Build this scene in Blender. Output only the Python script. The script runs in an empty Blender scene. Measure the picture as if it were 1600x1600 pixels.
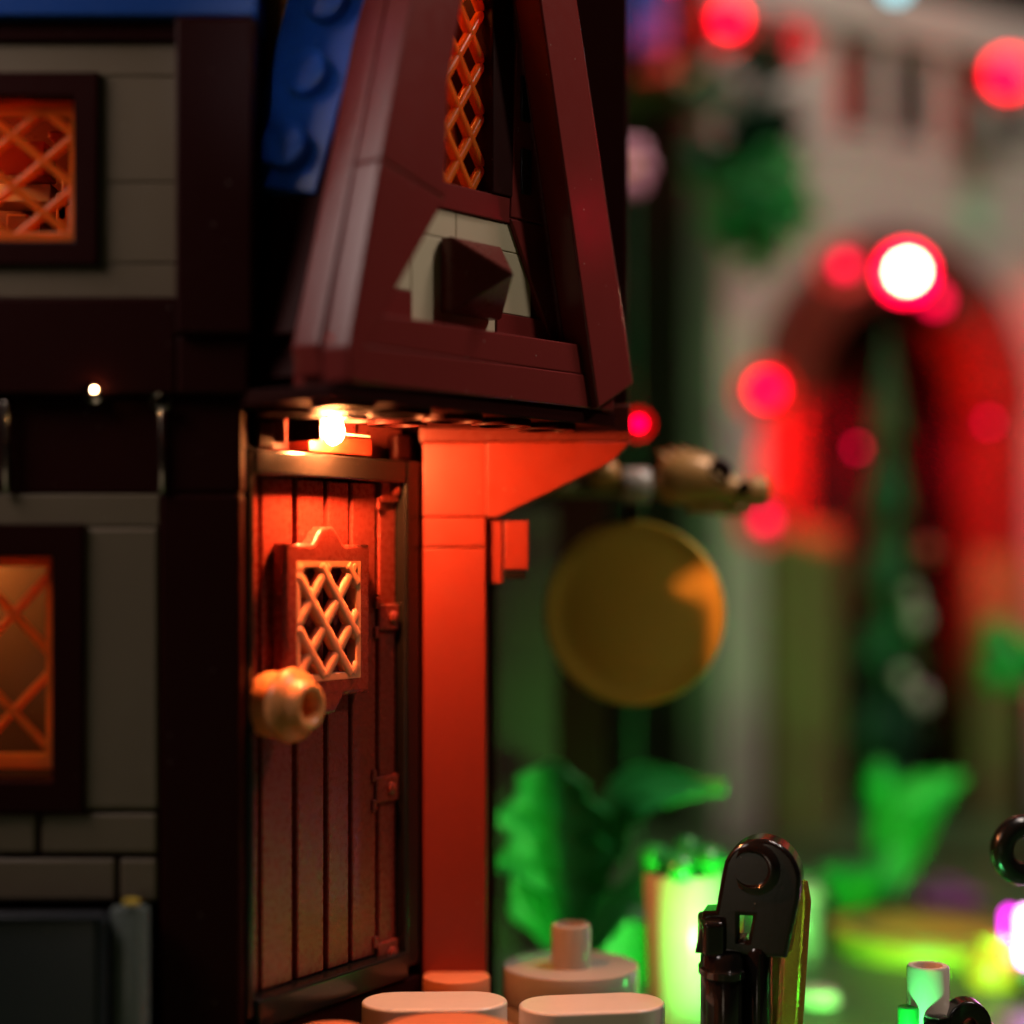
import bpy, bmesh, math, random
from mathutils import Matrix, Vector
random.seed(7)
S = bpy.context.scene
C = S.collection
S.unit_settings.system = 'METRIC'
S.unit_settings.scale_length = 0.01            # one unit is one centimetre
# ------------------------------------------------------------------ camera
FPX, CX, HY, EYE = 2756.0, 800.0, 880.0, 6.0     # focal length and horizon of the photograph, eye height
cd = bpy.data.cameras.new('camera'); cam = bpy.data.objects.new('camera', cd); C.objects.link(cam)
cam.location = (0, 0, EYE); cam.rotation_euler = (math.radians(90), 0, 0)
cd.sensor_width = 36; cd.lens = 36 * FPX / 1600; cd.shift_y = 0.05
cd.clip_start = 0.5; cd.clip_end = 400
cd.dof.use_dof = True; cd.dof.focus_distance = 19.2; cd.dof.aperture_fstop = 0.060; cd.dof.aperture_blades = 0
S.camera = cam
# ------------------------------------------------------------------ world, lamps, exposure
w = bpy.data.worlds.new('World'); S.world = w; w.use_nodes = True
w.node_tree.nodes['Background'].inputs[0].default_value = (0.02, 0.012, 0.008, 1)
w.node_tree.nodes['Background'].inputs[1].default_value = 0.12
def area(name, loc, target, size, power, col):
    l = bpy.data.lights.new(name, 'AREA'); l.energy = power; l.color = col; l.shape = 'DISK'; l.size = size
    o = bpy.data.objects.new(name, l); C.objects.link(o); o.location = loc
    o.rotation_euler = (Vector(target) - Vector(loc)).to_track_quat('-Z', 'Y').to_euler()
    return o
area('room_lamp', (12.5, 17, 19.5), (0.5, 18.5, 9), 1.6, 820, (1, 0.88, 0.74))
area('left_soft_light', (-12.0, 13.8, 15.5), (-1.3, 17.0, 9.8), 7.0, 880, (1, 0.84, 0.78))  # soft area light added at upper left for the board-side sheen
sl = area('plate_fill_light', (-5.0, 3.0, 13), (-1.9, 17.4, 11.0), 1.0, 2.2, (0.9, 0.92, 1)); sl.data.spread = math.radians(11)  # narrow spot added to brighten the studded blue plate
area('wall_fill_light', (-6.5, -3, 2), (-4.5, 17.6, 3.5), 4.0, 60, (1, 0.80, 0.60))  # weak frontal fill added for the long wall
area('castle_fill_light', (15, 22, 36), (14, 44, 10), 8.0, 8200, (1, 0.82, 0.74))  # area light added to brighten the castle wall
S.view_settings.view_transform = 'Standard'; S.view_settings.look = 'None'
S.view_settings.exposure = 0; S.view_settings.gamma = 1
S.cycles.use_denoising = True
S.cycles.max_bounces = 8; S.cycles.sample_clamp_indirect = 6
S.cycles.caustics_reflective = False; S.cycles.caustics_refractive = False

# ------------------------------------------------------------------ materials
def plastic(name, rgb, rough=0.28, bump=0.02, scale=9.0, metal=0.0, trans=0.0, ior=1.5, var=0.05, transl=0.0, spec=0.5):
    m = bpy.data.materials.new(name); m.use_nodes = True
    nt = m.node_tree; N = nt.nodes; L = nt.links; b = N['Principled BSDF']
    tc = N.new('ShaderNodeTexCoord')
    n1 = N.new('ShaderNodeTexNoise'); n1.inputs['Scale'].default_value = scale * 0.12; n1.inputs['Detail'].default_value = 5
    L.new(tc.outputs['Object'], n1.inputs['Vector'])
    mx = N.new('ShaderNodeMix'); mx.data_type = 'RGBA'
    mx.inputs[6].default_value = (*[c * (1 - var) for c in rgb], 1); mx.inputs[7].default_value = (*[min(1, c * (1 + var)) for c in rgb], 1)
    L.new(n1.outputs['Fac'], mx.inputs[0]); L.new(mx.outputs[2], b.inputs['Base Color'])
    n2 = N.new('ShaderNodeTexNoise'); n2.inputs['Scale'].default_value = scale; n2.inputs['Detail'].default_value = 8; n2.inputs['Roughness'].default_value = .65
    L.new(tc.outputs['Object'], n2.inputs['Vector'])
    mr = N.new('ShaderNodeMapRange'); mr.inputs['From Min'].default_value = .3; mr.inputs['From Max'].default_value = .75
    mr.inputs['To Min'].default_value = rough * .9; mr.inputs['To Max'].default_value = min(1, rough * 1.2)
    L.new(n2.outputs['Fac'], mr.inputs['Value']); L.new(mr.outputs[0], b.inputs['Roughness'])
    if bump:
        n3 = N.new('ShaderNodeTexNoise'); n3.inputs['Scale'].default_value = scale * 4; n3.inputs['Detail'].default_value = 3
        L.new(tc.outputs['Object'], n3.inputs['Vector'])
        bp = N.new('ShaderNodeBump'); bp.inputs['Strength'].default_value = 0.35; bp.inputs['Distance'].default_value = bump
        L.new(n3.outputs['Fac'], bp.inputs['Height']); L.new(bp.outputs[0], b.inputs['Normal'])
    vo = N.new('ShaderNodeTexVoronoi'); vo.inputs['Scale'].default_value = 7.0; L.new(tc.outputs['Object'], vo.inputs['Vector'])
    rs = N.new('ShaderNodeSeparateColor'); L.new(vo.outputs['Color'], rs.inputs[0])
    th = N.new('ShaderNodeMath'); th.operation = 'MULTIPLY_ADD'; th.inputs[1].default_value = .16; th.inputs[2].default_value = -.08; L.new(rs.outputs[0], th.inputs[0])
    lt = N.new('ShaderNodeMath'); lt.operation = 'LESS_THAN'; L.new(vo.outputs['Distance'], lt.inputs[0]); L.new(th.outputs[0], lt.inputs[1])
    dm = N.new('ShaderNodeMath'); dm.operation = 'MULTIPLY'; dm.inputs[1].default_value = .35; L.new(lt.outputs[0], dm.inputs[0])
    du = N.new('ShaderNodeMix'); du.data_type = 'RGBA'; du.inputs[7].default_value = (.45, .40, .34, 1)
    L.new(dm.outputs[0], du.inputs[0]); L.new(mx.outputs[2], du.inputs[6])
    if not trans: L.new(du.outputs[2], b.inputs['Base Color'])
    b.inputs['Metallic'].default_value = metal; b.inputs['IOR'].default_value = ior
    b.inputs['Transmission Weight'].default_value = trans
    b.inputs['Specular IOR Level'].default_value = spec
    if transl:
        t = N.new('ShaderNodeBsdfTranslucent'); L.new(mx.outputs[2], t.inputs['Color'])
        ms = N.new('ShaderNodeMixShader'); ms.inputs[0].default_value = transl
        L.new(b.outputs[0], ms.inputs[1]); L.new(t.outputs[0], ms.inputs[2]); L.new(ms.outputs[0], N['Material Output'].inputs[0])
    return m
def glow(name, rgb, strength):
    m = bpy.data.materials.new(name); m.use_nodes = True
    nt = m.node_tree; e = nt.nodes.new('ShaderNodeEmission'); e.inputs[0].default_value = (*rgb, 1); e.inputs[1].default_value = strength
    nt.links.new(e.outputs[0], nt.nodes['Material Output'].inputs[0]); return m
M = dict(
    brown=plastic('reddish_brown_plastic', (.12, .020, .014), .28, .004, spec=.35),
    board=plastic('reddish_brown_board', (.16, .020, .018), .22, .003, 7, spec=.42),
    dark=plastic('dark_brown_plastic', (.022, .003, .0025), .45, .004, spec=.06),
    door=plastic('grained_brown_door', (.22, .030, .020), .27, .010, 16),
    pillar=plastic('warm_brown_plastic', (.25, .022, .009), .40, .003, 6),
    black=plastic('black_plastic', (.010, .008, .007), .20, .004, 12), gloss=plastic('glossy_black_plastic', (.012, .009, .008), .13, .002, 6, spec=.7),
    tan=plastic('tan_plastic', (.52, .44, .30), .38, .003),
    grey=plastic('tan_grey_plastic', (.165, .122, .078), .40, .004),
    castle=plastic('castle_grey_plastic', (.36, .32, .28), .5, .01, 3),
    castledark=plastic('castle_shade_plastic', (.030, .021, .012), .5, .01, 3),  # dark castle copy, the side wall's shade is in the colour
    earth=plastic('earth_brown_plastic', (.062, .040, .026), .5, .006),
    blue=plastic('dark_blue_plastic', (.008, .055, .28), .34, .004, spec=.3),
    bin=plastic('slate_plastic', (.03, .034, .045), .22, .006),
    steel=plastic('sand_grey_plastic', (.13, .15, .14), .25, .004),
    amber=plastic('amber_plastic', (.95, .27, .035), .2, .002, transl=.6),
    lampwarm=plastic('lamp_warmed_plastic', (.72, .22, .10), .3, .003),  # orange lamplight is mixed into this plate colour
    cream=plastic('pale_orange_plastic', (.95, .35, .18), .30, .003, transl=.2),
    knob=plastic('warm_gold_plastic', (.86, .30, .10), .30, .004),
    redbrick=plastic('red_plastic', (.55, .06, .04), .3, .003),
    orange=plastic('orange_plastic', (.70, .22, .04), .3, .003),
    gold=plastic('pearl_gold', (.74, .50, .06), .40, .004, metal=.25),
    darkgold=plastic('dull_pearl_gold', (.52, .26, .075), .36, .01, 6, metal=.15),
    clear=plastic('clear_plastic', (.95, .93, .90), .06, 0, trans=1.0, ior=1.45, var=.0),
    clearamber=plastic('clear_amber_plastic', (.95, .42, .10), .12, .03, trans=.75, ior=1.45, var=.05),
    white=plastic('white_plastic', (.74, .60, .50), .22, .003),
    lgrey=plastic('light_grey_plastic', (.42, .36, .31), .16, .002),
    ivy=plastic('ivy_green_plastic', (.10, .55, .18), .35, .004, transl=.2),
    green=plastic('bright_green_plastic', (.03, .42, .08), .30, .004, transl=.25),
    dgreen=plastic('dark_green_plastic', (.012, .075, .03), .35, .01, 5),
    sand=plastic('sand_green_plastic', (.24, .44, .29), .35, .01, 5),
    ground=plastic('green_baseplate', (.05, .11, .04), .4, .01, 4),
    olive=plastic('olive_plastic', (.16, .15, .05), .4, .008, 4),
    yellow=plastic('yellow_plastic', (.60, .42, .05), .35, .004),
    pink=plastic('pink_plastic', (.65, .25, .36), .35, .004),
    magenta=plastic('purple_plastic', (.25, .05, .25), .35, .004),
    snow=plastic('snow_white_plastic', (.72, .70, .66), .45, .004),
    silver=plastic('silver_metal', (.7, .6, .5), .18, .0, metal=1),
    led=glow('warm_led', (1, .30, .085), 2700),
    room=glow('room_bulb', (1, .26, .045), 90), spark=glow('tiny_warm_led', (1, .55, .25), 120),
    red=glow('red_led', (1, .0, .018), 13),
    redhot=glow('hot_red_led', (1, .62, .36), 60), redring=glow('red_glow', (1, .0, .03), 14),
    reddim=glow('dim_red_led', (1, .0, .05), 5),
    greenled=glow('green_led', (.03, 1, .12), 30),
    magled=glow('magenta_led', (1, .02, .9), 5),
    magwhite=glow('white_magenta_led', (1, .45, .95), 9),
    cyan=glow('cyan_led', (.35, .9, 1), 3),
)
# ------------------------------------------------------------------ builders
W = {}
def place(o, Mw, parent):
    if parent is not None:
        o.parent = parent; o.matrix_local = W[parent].inverted() @ Mw
    else:
        o.matrix_world = Mw
    W[o] = Mw.copy()
def tag(o, label, cat, group=None, kind=None):
    o['label'] = label; o['category'] = cat
    if group: o['group'] = group
    if kind: o['kind'] = kind
    return o
def root(name, loc, label, cat, group=None):
    o = bpy.data.objects.new(name, None); C.objects.link(o); o.empty_display_size = .3
    place(o, Matrix.Translation(loc), None); tag(o, label, cat, group); return o
def part(name, parent, loc=None):
    o = bpy.data.objects.new(name, None); C.objects.link(o); o.empty_display_size = .2
    place(o, Matrix.Translation(loc) if loc else W[parent], parent); return o
def finish(me, mat, angle=40):
    me.materials.clear(); me.materials.append(mat)
    me.polygons.foreach_set('use_smooth', [True] * len(me.polygons))
    me.set_sharp_from_angle(angle=math.radians(angle)); me.update()
def weighted(me):                        # area-weighted normals: flat faces stay flat, bevels stay soft
    acc = [Vector((0, 0, 0)) for _ in me.vertices]
    for p in me.polygons:
        for v in p.vertices: acc[v] += p.normal * p.area ** 1.5
    for e_ in me.edges: e_.use_edge_sharp = False
    me.normals_split_custom_set_from_vertices([a.normalized() if a.length > 0 else Vector((0, 0, 1)) for a in acc])
def link(name, me, parent, Mw):
    o = bpy.data.objects.new(name, me); C.objects.link(o); place(o, Mw, parent); return o
def from_bm(name, bm, mat, parent, Mw, angle=40):
    bmesh.ops.recalc_face_normals(bm, faces=bm.faces)
    me = bpy.data.meshes.new(name); bm.to_mesh(me); bm.free(); finish(me, mat, angle); return link(name, me, parent, Mw)
cache = {}
def box(name, parent, F, a, b, mat, bev=.022, seg=2):
    a = Vector(a); b = Vector(b); d = b - a; c = (a + b) / 2
    key = (tuple(round(v, 3) for v in d), mat, bev)
    if key not in cache:
        bm = bmesh.new(); bmesh.ops.create_cube(bm, size=1); bmesh.ops.scale(bm, vec=d, verts=bm.verts)
        bv = min(bev, min(d) * .45)
        if bv > 0: bmesh.ops.bevel(bm, geom=bm.edges[:], offset=bv, segments=seg, profile=.6, affect='EDGES')
        bmesh.ops.recalc_face_normals(bm, faces=bm.faces)
        me = bpy.data.meshes.new(name); bm.to_mesh(me); bm.free(); finish(me, M[mat], 50)
        if bv > 0: weighted(me)
        cache[key] = me
    return link(name, cache[key], parent, F @ Matrix.Translation(c))
def prism(name, parent, F, poly, k0, k1, mat, bev=.02):
    cx = sum(p[0] for p in poly) / len(poly); cz = sum(p[1] for p in poly) / len(poly); ck = (k0 + k1) / 2
    bm = bmesh.new()
    f = bm.faces.new([bm.verts.new((p[0] - cx, k0 - ck, p[1] - cz)) for p in poly])
    r = bmesh.ops.extrude_face_region(bm, geom=[f])
    bmesh.ops.translate(bm, vec=(0, k1 - k0, 0), verts=[v for v in r['geom'] if isinstance(v, bmesh.types.BMVert)])
    bmesh.ops.recalc_face_normals(bm, faces=bm.faces)
    if bev: bmesh.ops.bevel(bm, geom=bm.edges[:], offset=bev, segments=2, profile=.6, affect='EDGES', clamp_overlap=True)
    o = from_bm(name, bm, M[mat], parent, F @ Matrix.Translation((cx, ck, cz)), 35)
    if bev: weighted(o.data)
    return o
def lathe(name, parent, Mw, prof, mat, seg=36, sx=1.0, sy=1.0, angle=35):
    bm = bmesh.new(); rings = []
    for r, h in prof:
        if r < 1e-5: rings.append([bm.verts.new((0, 0, h))])
        else: rings.append([bm.verts.new((r * sx * math.cos(2 * math.pi * i / seg), r * sy * math.sin(2 * math.pi * i / seg), h)) for i in range(seg)])
    for A, B in zip(rings, rings[1:]):
        for i in range(seg):
            j = (i + 1) % seg
            if len(A) == 1 and len(B) == 1: continue
            if len(A) == 1: bm.faces.new((A[0], B[i], B[j]))
            elif len(B) == 1: bm.faces.new((A[i], A[j], B[0]))
            else: bm.faces.new((A[i], A[j], B[j], B[i]))
    return from_bm(name, bm, M[mat] if isinstance(mat, str) else mat, parent, Mw, angle)
def rcyl(r, h0, h1, b=.03):           # profile of a cylinder with softened rims
    return [(0, h0), (r - b, h0), (r - b * .3, h0 + b * .3), (r, h0 + b), (r, h1 - b), (r - b * .3, h1 - b * .3), (r - b, h1), (0, h1)]
def outline(name, parent, Mw, loops, depth, mat, bev=.02, res=2):     # filled 2D outline with holes, thickened; local x, y in plane, z thickness
    cu = bpy.data.curves.new(name, 'CURVE'); cu.dimensions = '2D'; cu.fill_mode = 'BOTH'
    cu.extrude = depth / 2 - bev; cu.bevel_depth = bev; cu.bevel_resolution = res
    for lp in loops:
        sp = cu.splines.new('POLY'); sp.points.add(len(lp) - 1); sp.use_cyclic_u = True
        for p, q in zip(sp.points, lp): p.co = (q[0], q[1], 0, 1)
    t = bpy.data.objects.new(name, cu); me = bpy.data.meshes.new_from_object(t)
    bpy.data.objects.remove(t); bpy.data.curves.remove(cu); me.name = name
    bm = bmesh.new(); bm.from_mesh(me); bmesh.ops.remove_doubles(bm, verts=bm.verts, dist=.0005); bm.to_mesh(me); bm.free()
    finish(me, M[mat], 40); weighted(me); return link(name, me, parent, Mw)
def frame_at(origin, deg):               # local x along the wall, local y into the wall, z up
    a = math.radians(deg)
    return Matrix.Translation(origin) @ Matrix.Rotation(a, 4, 'Z')
def sk(F, px, py, k=0.0):                # the point of a wall's plane (set back k) that the photograph shows at px, py -> (along, height)
    I = F.inverted(); o = I @ Vector((0, 0, EYE)); d = I.to_3x3() @ Vector(((px - CX) / FPX, 1, (HY - py) / FPX))
    t = (k - o.y) / d.y; p = o + d * t; return p.x, p.z
def at(px, py, d): return Vector(((px - CX) / FPX * d, d, EYE + (HY - py) / FPX * d))
def stadium(Lx, r, n=12):
    pts = []
    for i in range(n + 1): a = -math.pi / 2 + math.pi * i / n; pts.append((Lx / 2 - r + r * math.cos(a), r * math.sin(a)))
    for i in range(n + 1): a = math.pi / 2 + math.pi * i / n; pts.append((-Lx / 2 + r + r * math.cos(a), r * math.sin(a)))
    return pts
I4 = Matrix.Identity(4)
def RX(d): return Matrix.Rotation(math.radians(d), 4, 'X')
def RY(d): return Matrix.Rotation(math.radians(d), 4, 'Y')
def RZ(d): return Matrix.Rotation(math.radians(d), 4, 'Z')
T = Matrix.Translation
TO_CAM = RX(90)                          # local z towards the camera side (-y)
def lattice(parent, F, x0, x1, z0, z1, k, px, pz, wbar, tbar, mat, rows=None):
    # crossing diagonal bars clipped to a rectangle; px, pz: period across and up
    m = pz / px; n = 0
    for sgn in (1, -1):
        c = -20
        while c < 40:
            # line z - z0 = sgn*m*(x-x0) + c*pz
            pts = []
            for x in (x0, x1):
                z = z0 + sgn * m * (x - x0) + c * pz
                if z0 - 1e-6 <= z <= z1 + 1e-6: pts.append((x, z))
            for z in (z0, z1):
                x = x0 + (z - z0 - c * pz) / (sgn * m)
                if x0 < x < x1: pts.append((x, z))
            c += 1
            if len(pts) < 2: continue
            (xa, za), (xb, zb) = pts[0], pts[1]
            ln = math.hypot(xb - xa, zb - za)
            if ln < .12: continue
            ang = math.atan2(zb - za, xb - xa)
            Fb = F @ T(((xa + xb) / 2, k + (0.004 if sgn > 0 else 0), (za + zb) / 2)) @ RY(-math.degrees(ang))
            box('lattice_bar', parent, Fb, (-ln / 2, -tbar / 2, -wbar / 2), (ln / 2, tbar / 2, wbar / 2), mat, min(wbar, tbar) * .38)
def rect_frame(name, parent, F, x0, x1, z0, z1, t, k0, k1, mat, bev=.03):
    xm, zm = (x0 + x1) / 2, (z0 + z1) / 2
    o = [(x0 - xm, z0 - zm), (x1 - xm, z0 - zm), (x1 - xm, z1 - zm), (x0 - xm, z1 - zm)]
    i = [(x0 + t - xm, z0 + t - zm), (x0 + t - xm, z1 - t - zm), (x1 - t - xm, z1 - t - zm), (x1 - t - xm, z0 + t - zm)]
    return outline(name, parent, F @ T((xm, (k0 + k1) / 2, zm)) @ TO_CAM, [o, i], k1 - k0, mat, bev)

# ------------------------------------------------------------------ ground
bm = bmesh.new(); bmesh.ops.create_grid(bm, x_segments=1, y_segments=1, size=90)
g = from_bm('ground', bm, M['ground'], None, T((10, 60, 0))); g['kind'] = 'structure'

# ================================================================== the house
house = root('toy_house', (-3, 19, 0), 'brick-built toy house with brown plank door under a steep gable, lit windows in tan walls', 'toy house')
FL = frame_at((0, 17.6, 0), 0)                     # the long wall with the two lattice windows
def X(px): return (px - CX) / FPX * 17.6
def Z(py, y=17.6): return EYE + (HY - py) / FPX * y
XL = -8.6
wing = part('long_wall', house, (-6, 17.6, 0))
def LB(name, p, mat, y0=0.0, y1=.8, bev=.022, parent=None):   # a brick from pixel edges on the long wall
    x0, pyt, x1, pyb = p
    return box(name, parent or wing, FL, (XL if x0 is None else X(x0), y0, Z(pyb) if pyb is not None else 0), (X(x1), y1, Z(pyt)), mat, bev)
# upper storey
LB('brick', (None, 66, 279, 118), 'grey', .02)
LB('brick', (152, 119, 279, 284), 'grey', .02)
LB('brick', (152, 285, 279, 411), 'grey', .02)
LB('brick', (None, 412, 279, 466), 'grey', .02)
LB('beam', (None, 36, 285, 65), 'dark', -.05)
LB('corner_post', (280, 36, 400, 526), 'dark', -.22, .8, .04)
rf = LB('roof_edge', (None, -120, 402, 34), 'blue', -.2, 3.2, .03)
LB('beam', (None, 467, 279, 618), 'dark', -.10, 3.2, .04)
LB('beam', (279.5, 527, 392, 618), 'dark', -.12, 3.2, .04)
LB('beam', (None, 467, 400, 526), 'dark', .81, 3.2)
# band under the beam
LB('brick', (None, 619, 8, 771), 'dark', .0, .8, .05); LB('brick', (12, 619, 252, 771), 'dark', .06, .8, .03); LB('brick', (256, 619, 378, 771), 'dark', .0, 1.5, .05)
for px, py in ((147, 615), (252, 628)):
    lathe('clear_stud', wing, T((X(px), 17.6 - .02, Z(py))) @ TO_CAM, rcyl(.075, 0, .12, .02), 'clear', 20)
    lathe('stud_socket', wing, T((X(px), 17.6 + .02, Z(py))) @ TO_CAM, rcyl(.10, 0, .04, .01), 'silver', 20)
for px, a, b in ((10, 628, 770), (254, 640, 770)):
    lathe('glint_bar', wing, T((X(px), 17.6 - .035, Z(b))), rcyl(.032, 0, Z(a) - Z(b), .01), 'silver', 16)  # metal bars added to catch the vertical glints
# lower storey
LB('brick', (None, 772, 249, 823), 'grey', .02)
LB('brick', (130, 824, 248, 1266), 'grey', .0, .8, .045)
LB('brick', (None, 1271, 56, 1334), 'grey', .0, .8, .04); LB('brick', (64, 1271, 246, 1334), 'grey', .0, .8, .04)
LB('brick', (None, 1342, 180, 1408), 'grey', .0, .8, .04); LB('brick', (187, 1342, 246, 1408), 'grey', .0, .8, .04)
LB('mortar', (None, 1266.5, 247, 1412), 'dark', .06, .84, 0)
LB('corner_post', (250, 772, 377, None), 'dark', -.02, 1.6, .045)
LB('plinth', (None, 1413, 250, None), 'dark', .3, 3.2)
# rooms behind the windows
LB('back_wall', (None, -110, 400, None), 'tan', 3.21, 3.7)
LB('side_wall', (255, 66, 330, 466), 'dark', .82, 3.2); LB('side_wall', (252, 772, 330, 1412), 'dark', .85, 3.2)
for (x0, x1, y0, y1, mt, k) in ((-60, 20, 175, 232, 'redbrick', 1.2), (26, 46, 250, 300, 'orange', 1.5), (-90, 18, 236, 268, 'tan', 1.5), (52, 78, 232, 268, 'redbrick', 1.1), (28, 110, 272, 360, 'orange', 1.5), (-40, -4, 300, 380, 'orange', 1.1), (34, 96, 166, 178, 'redbrick', 1.0)):
    LB('brick_in_room', (x0, y0, x1, y1), mt, k, k + .5)
for py in (115, 800):
    lathe('room_bulb', wing, T((X(-190), 18.75, Z(py + 60))), [(0, -.16), (.1, -.13), (.16, 0), (.1, .13), (0, .16)], 'room', 20)
LB('inner_panel', (-600, 70, 250, 462), 'brown', 2.2, 2.5); LB('inner_panel', (-600, 775, 250, 1412), 'grey', 2.2, 2.5)
# windows of the long wall
def long_window(px1, pyt, pyb, gx, gt, gb, lx, lz):
    w_ = part('window', house, (X(px1) - .9, 17.6, Z(pyb)))
    x1, x0 = X(px1), X(px1) - 2.35
    rect_frame('window_frame', w_, FL, x0, x1, Z(pyb), Z(pyt), (x1 - X(gx)) * .80, -.06, .5, 'dark', .03)
    # inner casing and lattice
    rect_frame('lattice_frame', w_, FL, x0 + .16, X(gx) + .06, Z(gb) - .06, Z(gt) + .06, .10, .12, .24, 'amber', .03)
    lattice(w_, FL, x0 + .24, X(gx), Z(gb), Z(gt), .17, lx, lz, .085, .09, 'amber')
long_window(150, 119, 411, 114, 166, 369, .62, .52)
long_window(128, 824, 1266, 77, 874, 1190, .92, .98)
# things by the foot of the wall
sk_ = root('spark_lamp', (X(153), 17.46, Z(611)), 'pinpoint warm lamp peeping under the dark beam of the long wall', 'lamp')
lathe('bulb', sk_, T((X(153), 17.44, Z(611))) @ TO_CAM, [(0, -.018), (.015, -.012), (.018, 0), (.012, .015), (0, .018)], 'spark', 16); lathe('holder', sk_, T((X(153), 17.47, Z(611))) @ TO_CAM, rcyl(.045, -.08, -.005, .01), 'silver', 16)
b_ = root('water_trough', (X(60), 17.2, 0), 'dark slate box standing against the masonry foot of the house wall', 'box')
for nm, aa, bb in (('side_panel', (X(-200), -.55, .05), (X(172), -.45, Z(1420))), ('end_panel', (X(174), -.55, .05), (X(184), .25, Z(1420))), ('inner_block', (X(-200), -.44, .0), (X(172), .25, Z(1440)))):
    box(nm, b_, FL, aa, bb, 'bin', .04)
box('rim', b_, FL, (X(-210), -.60, Z(1419)), (X(180), -.38, Z(1411)), 'bin', .03)
c_ = root('drain_pipe', (X(212), 17.3, 0), 'sand grey round pipe standing beside the slate box', 'pipe')
lathe('pipe', c_, T((X(212), 17.34, 0)), rcyl(.19, 0, Z(1416, 17.34), .03), 'steel', 32)
lathe('cap_stud', c_, T((X(219), 17.2, Z(1413, 17.2))) , rcyl(.085, 0, .05, .02), 'gold', 24)

# ------------------------------------------------------------------ the doorway, turned away from the long wall
FD = frame_at((-2.66, 17.8, 1.38), 58.3)
DW, DH = 3.02, 5.79
fr = part('door_frame', house, FD @ Vector((1.5, 0, 0)))
box('jamb', fr, FD, (0, 0, 0), (.10, .8, DH), 'black', .02)
box('jamb', fr, FD, (2.74, -.02, 0), (DW, .8, DH), 'black', .04)
box('head', fr, FD, (.101, -.02, DH - .26), (2.739, .7, DH), 'black', .03)
box('sill', fr, FD, (.101, -.06, -.12), (2.739, .7, .20), 'black', .04)
box('edge_post', fr, FD, (-.16, .06, -.3), (-.01, .8, DH + .3), 'dark', .04)  # dark plastic stands for the dim lamplight on this edge
door = part('door', house, FD @ Vector((1.5, .1, 0)))
KD = .13
edges = [(.11, sk(FD, 403, 800, KD)[0])]
for a, b in ((409, 457), (465, 506), (513, 545), (551, 587), (593, 632)):
    edges.append((sk(FD, a, 800, KD)[0], sk(FD, b, 800, KD)[0]))
edges[-1] = (edges[-1][0], 2.735)
for i, (a, b) in enumerate(edges):
    box('plank', door, FD, (a, KD, .21), (b, KD + .14, DH - .27), 'door', .022)
wx0, wz0 = sk(FD, 455, 1068, .0); wx1, wz1 = sk(FD, 556, 876, .0)
box('backing', door, FD, (.105, KD + .10, .205), (wx0, KD + .2, DH - .265), 'dark', 0)
box('backing', door, FD, (wx1, KD + .10, .205), (2.738, KD + .2, DH - .265), 'dark', 0)
for o in [o for o in door.children if o.name.startswith('plank')]:      # planks 2-4 are cut for the little window
    pass
# window of the door: frame with cusps, recessed lattice
zc = (wz0 + wz1) / 2; xc = (wx0 + wx1) / 2; hw = (wx1 - wx0) / 2; hh = (wz1 - wz0) / 2
def cusp(sgn, e):
    z = sgn * (hh + e)
    pts = [(-.30, 0), (-.22, .02), (-.15, .12), (-.07, .19), (.07, .19), (.15, .12), (.22, .02), (.30, 0)]
    if sgn > 0: pts = pts[::-1]
    return [(x, z + sgn * y) for x, y in pts]
e = .12
out = [(-hw - e, hh + e), (-hw - e, -hh - e)] + cusp(-1, e) + [(hw + e, -hh - e), (hw + e, hh + e)] + cusp(1, e)
hole = [(-hw, -hh), (-hw, hh), (hw, hh), (hw, -hh)]
outline('window_frame', door, FD @ T((xc, KD - .10, zc)) @ TO_CAM, [out, hole], .20, 'door', .055, 4)
rect_frame('lattice_frame', door, FD, wx0 + .005, wx1 - .005, wz0 + .005, wz1 - .005, .055, KD - .20, KD - .05, 'cream', .02)
lattice(door, FD, wx0 + .03, wx1 - .03, wz0 + .03, wz1 - .03, KD - .155, .47, .56, .13, .11, 'cream')
for px, py in ((603, 964), (600, 1232), (607, 765), (602, 1490)):
    s_, h_ = sk(FD, px, py, KD)
    hb = box('hinge', door, FD, (s_ - .19, KD - .05, h_ - .15), (2.736, KD, h_ + .15), 'door', .03)
    lathe('hinge_pin', door, FD @ T((s_ + .06, KD - .045, h_)) @ TO_CAM, [(.075, 0), (.07, .04), (.04, .06), (0, .065)], 'door', 20)
    box('hinge_tip', door, FD, (s_ - .25, KD - .04, h_ + .10), (s_ - .18, KD, h_ + .24), 'door', .03); box('hinge_tip', door, FD, (s_ - .25, KD - .04, h_ - .24), (s_ - .18, KD, h_ - .10), 'door', .03)
ks, kh = sk(FD, 405, 1100, KD)
lathe('door_knob', door, FD @ T((ks + .03, KD, kh)) @ TO_CAM, [(0, 0), (.24, 0), (.31, .03), (.34, .10), (.34, .2), (.30, .26), (.30, .31), (.37, .34), (.385, .40), (.37, .46), (.31, .50), (.27, .52), (.255, .60), (.235, .65), (.19, .66), (.15, .63), (.14, .5), (0, .49)], 'knob', 48, angle=60)
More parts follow.
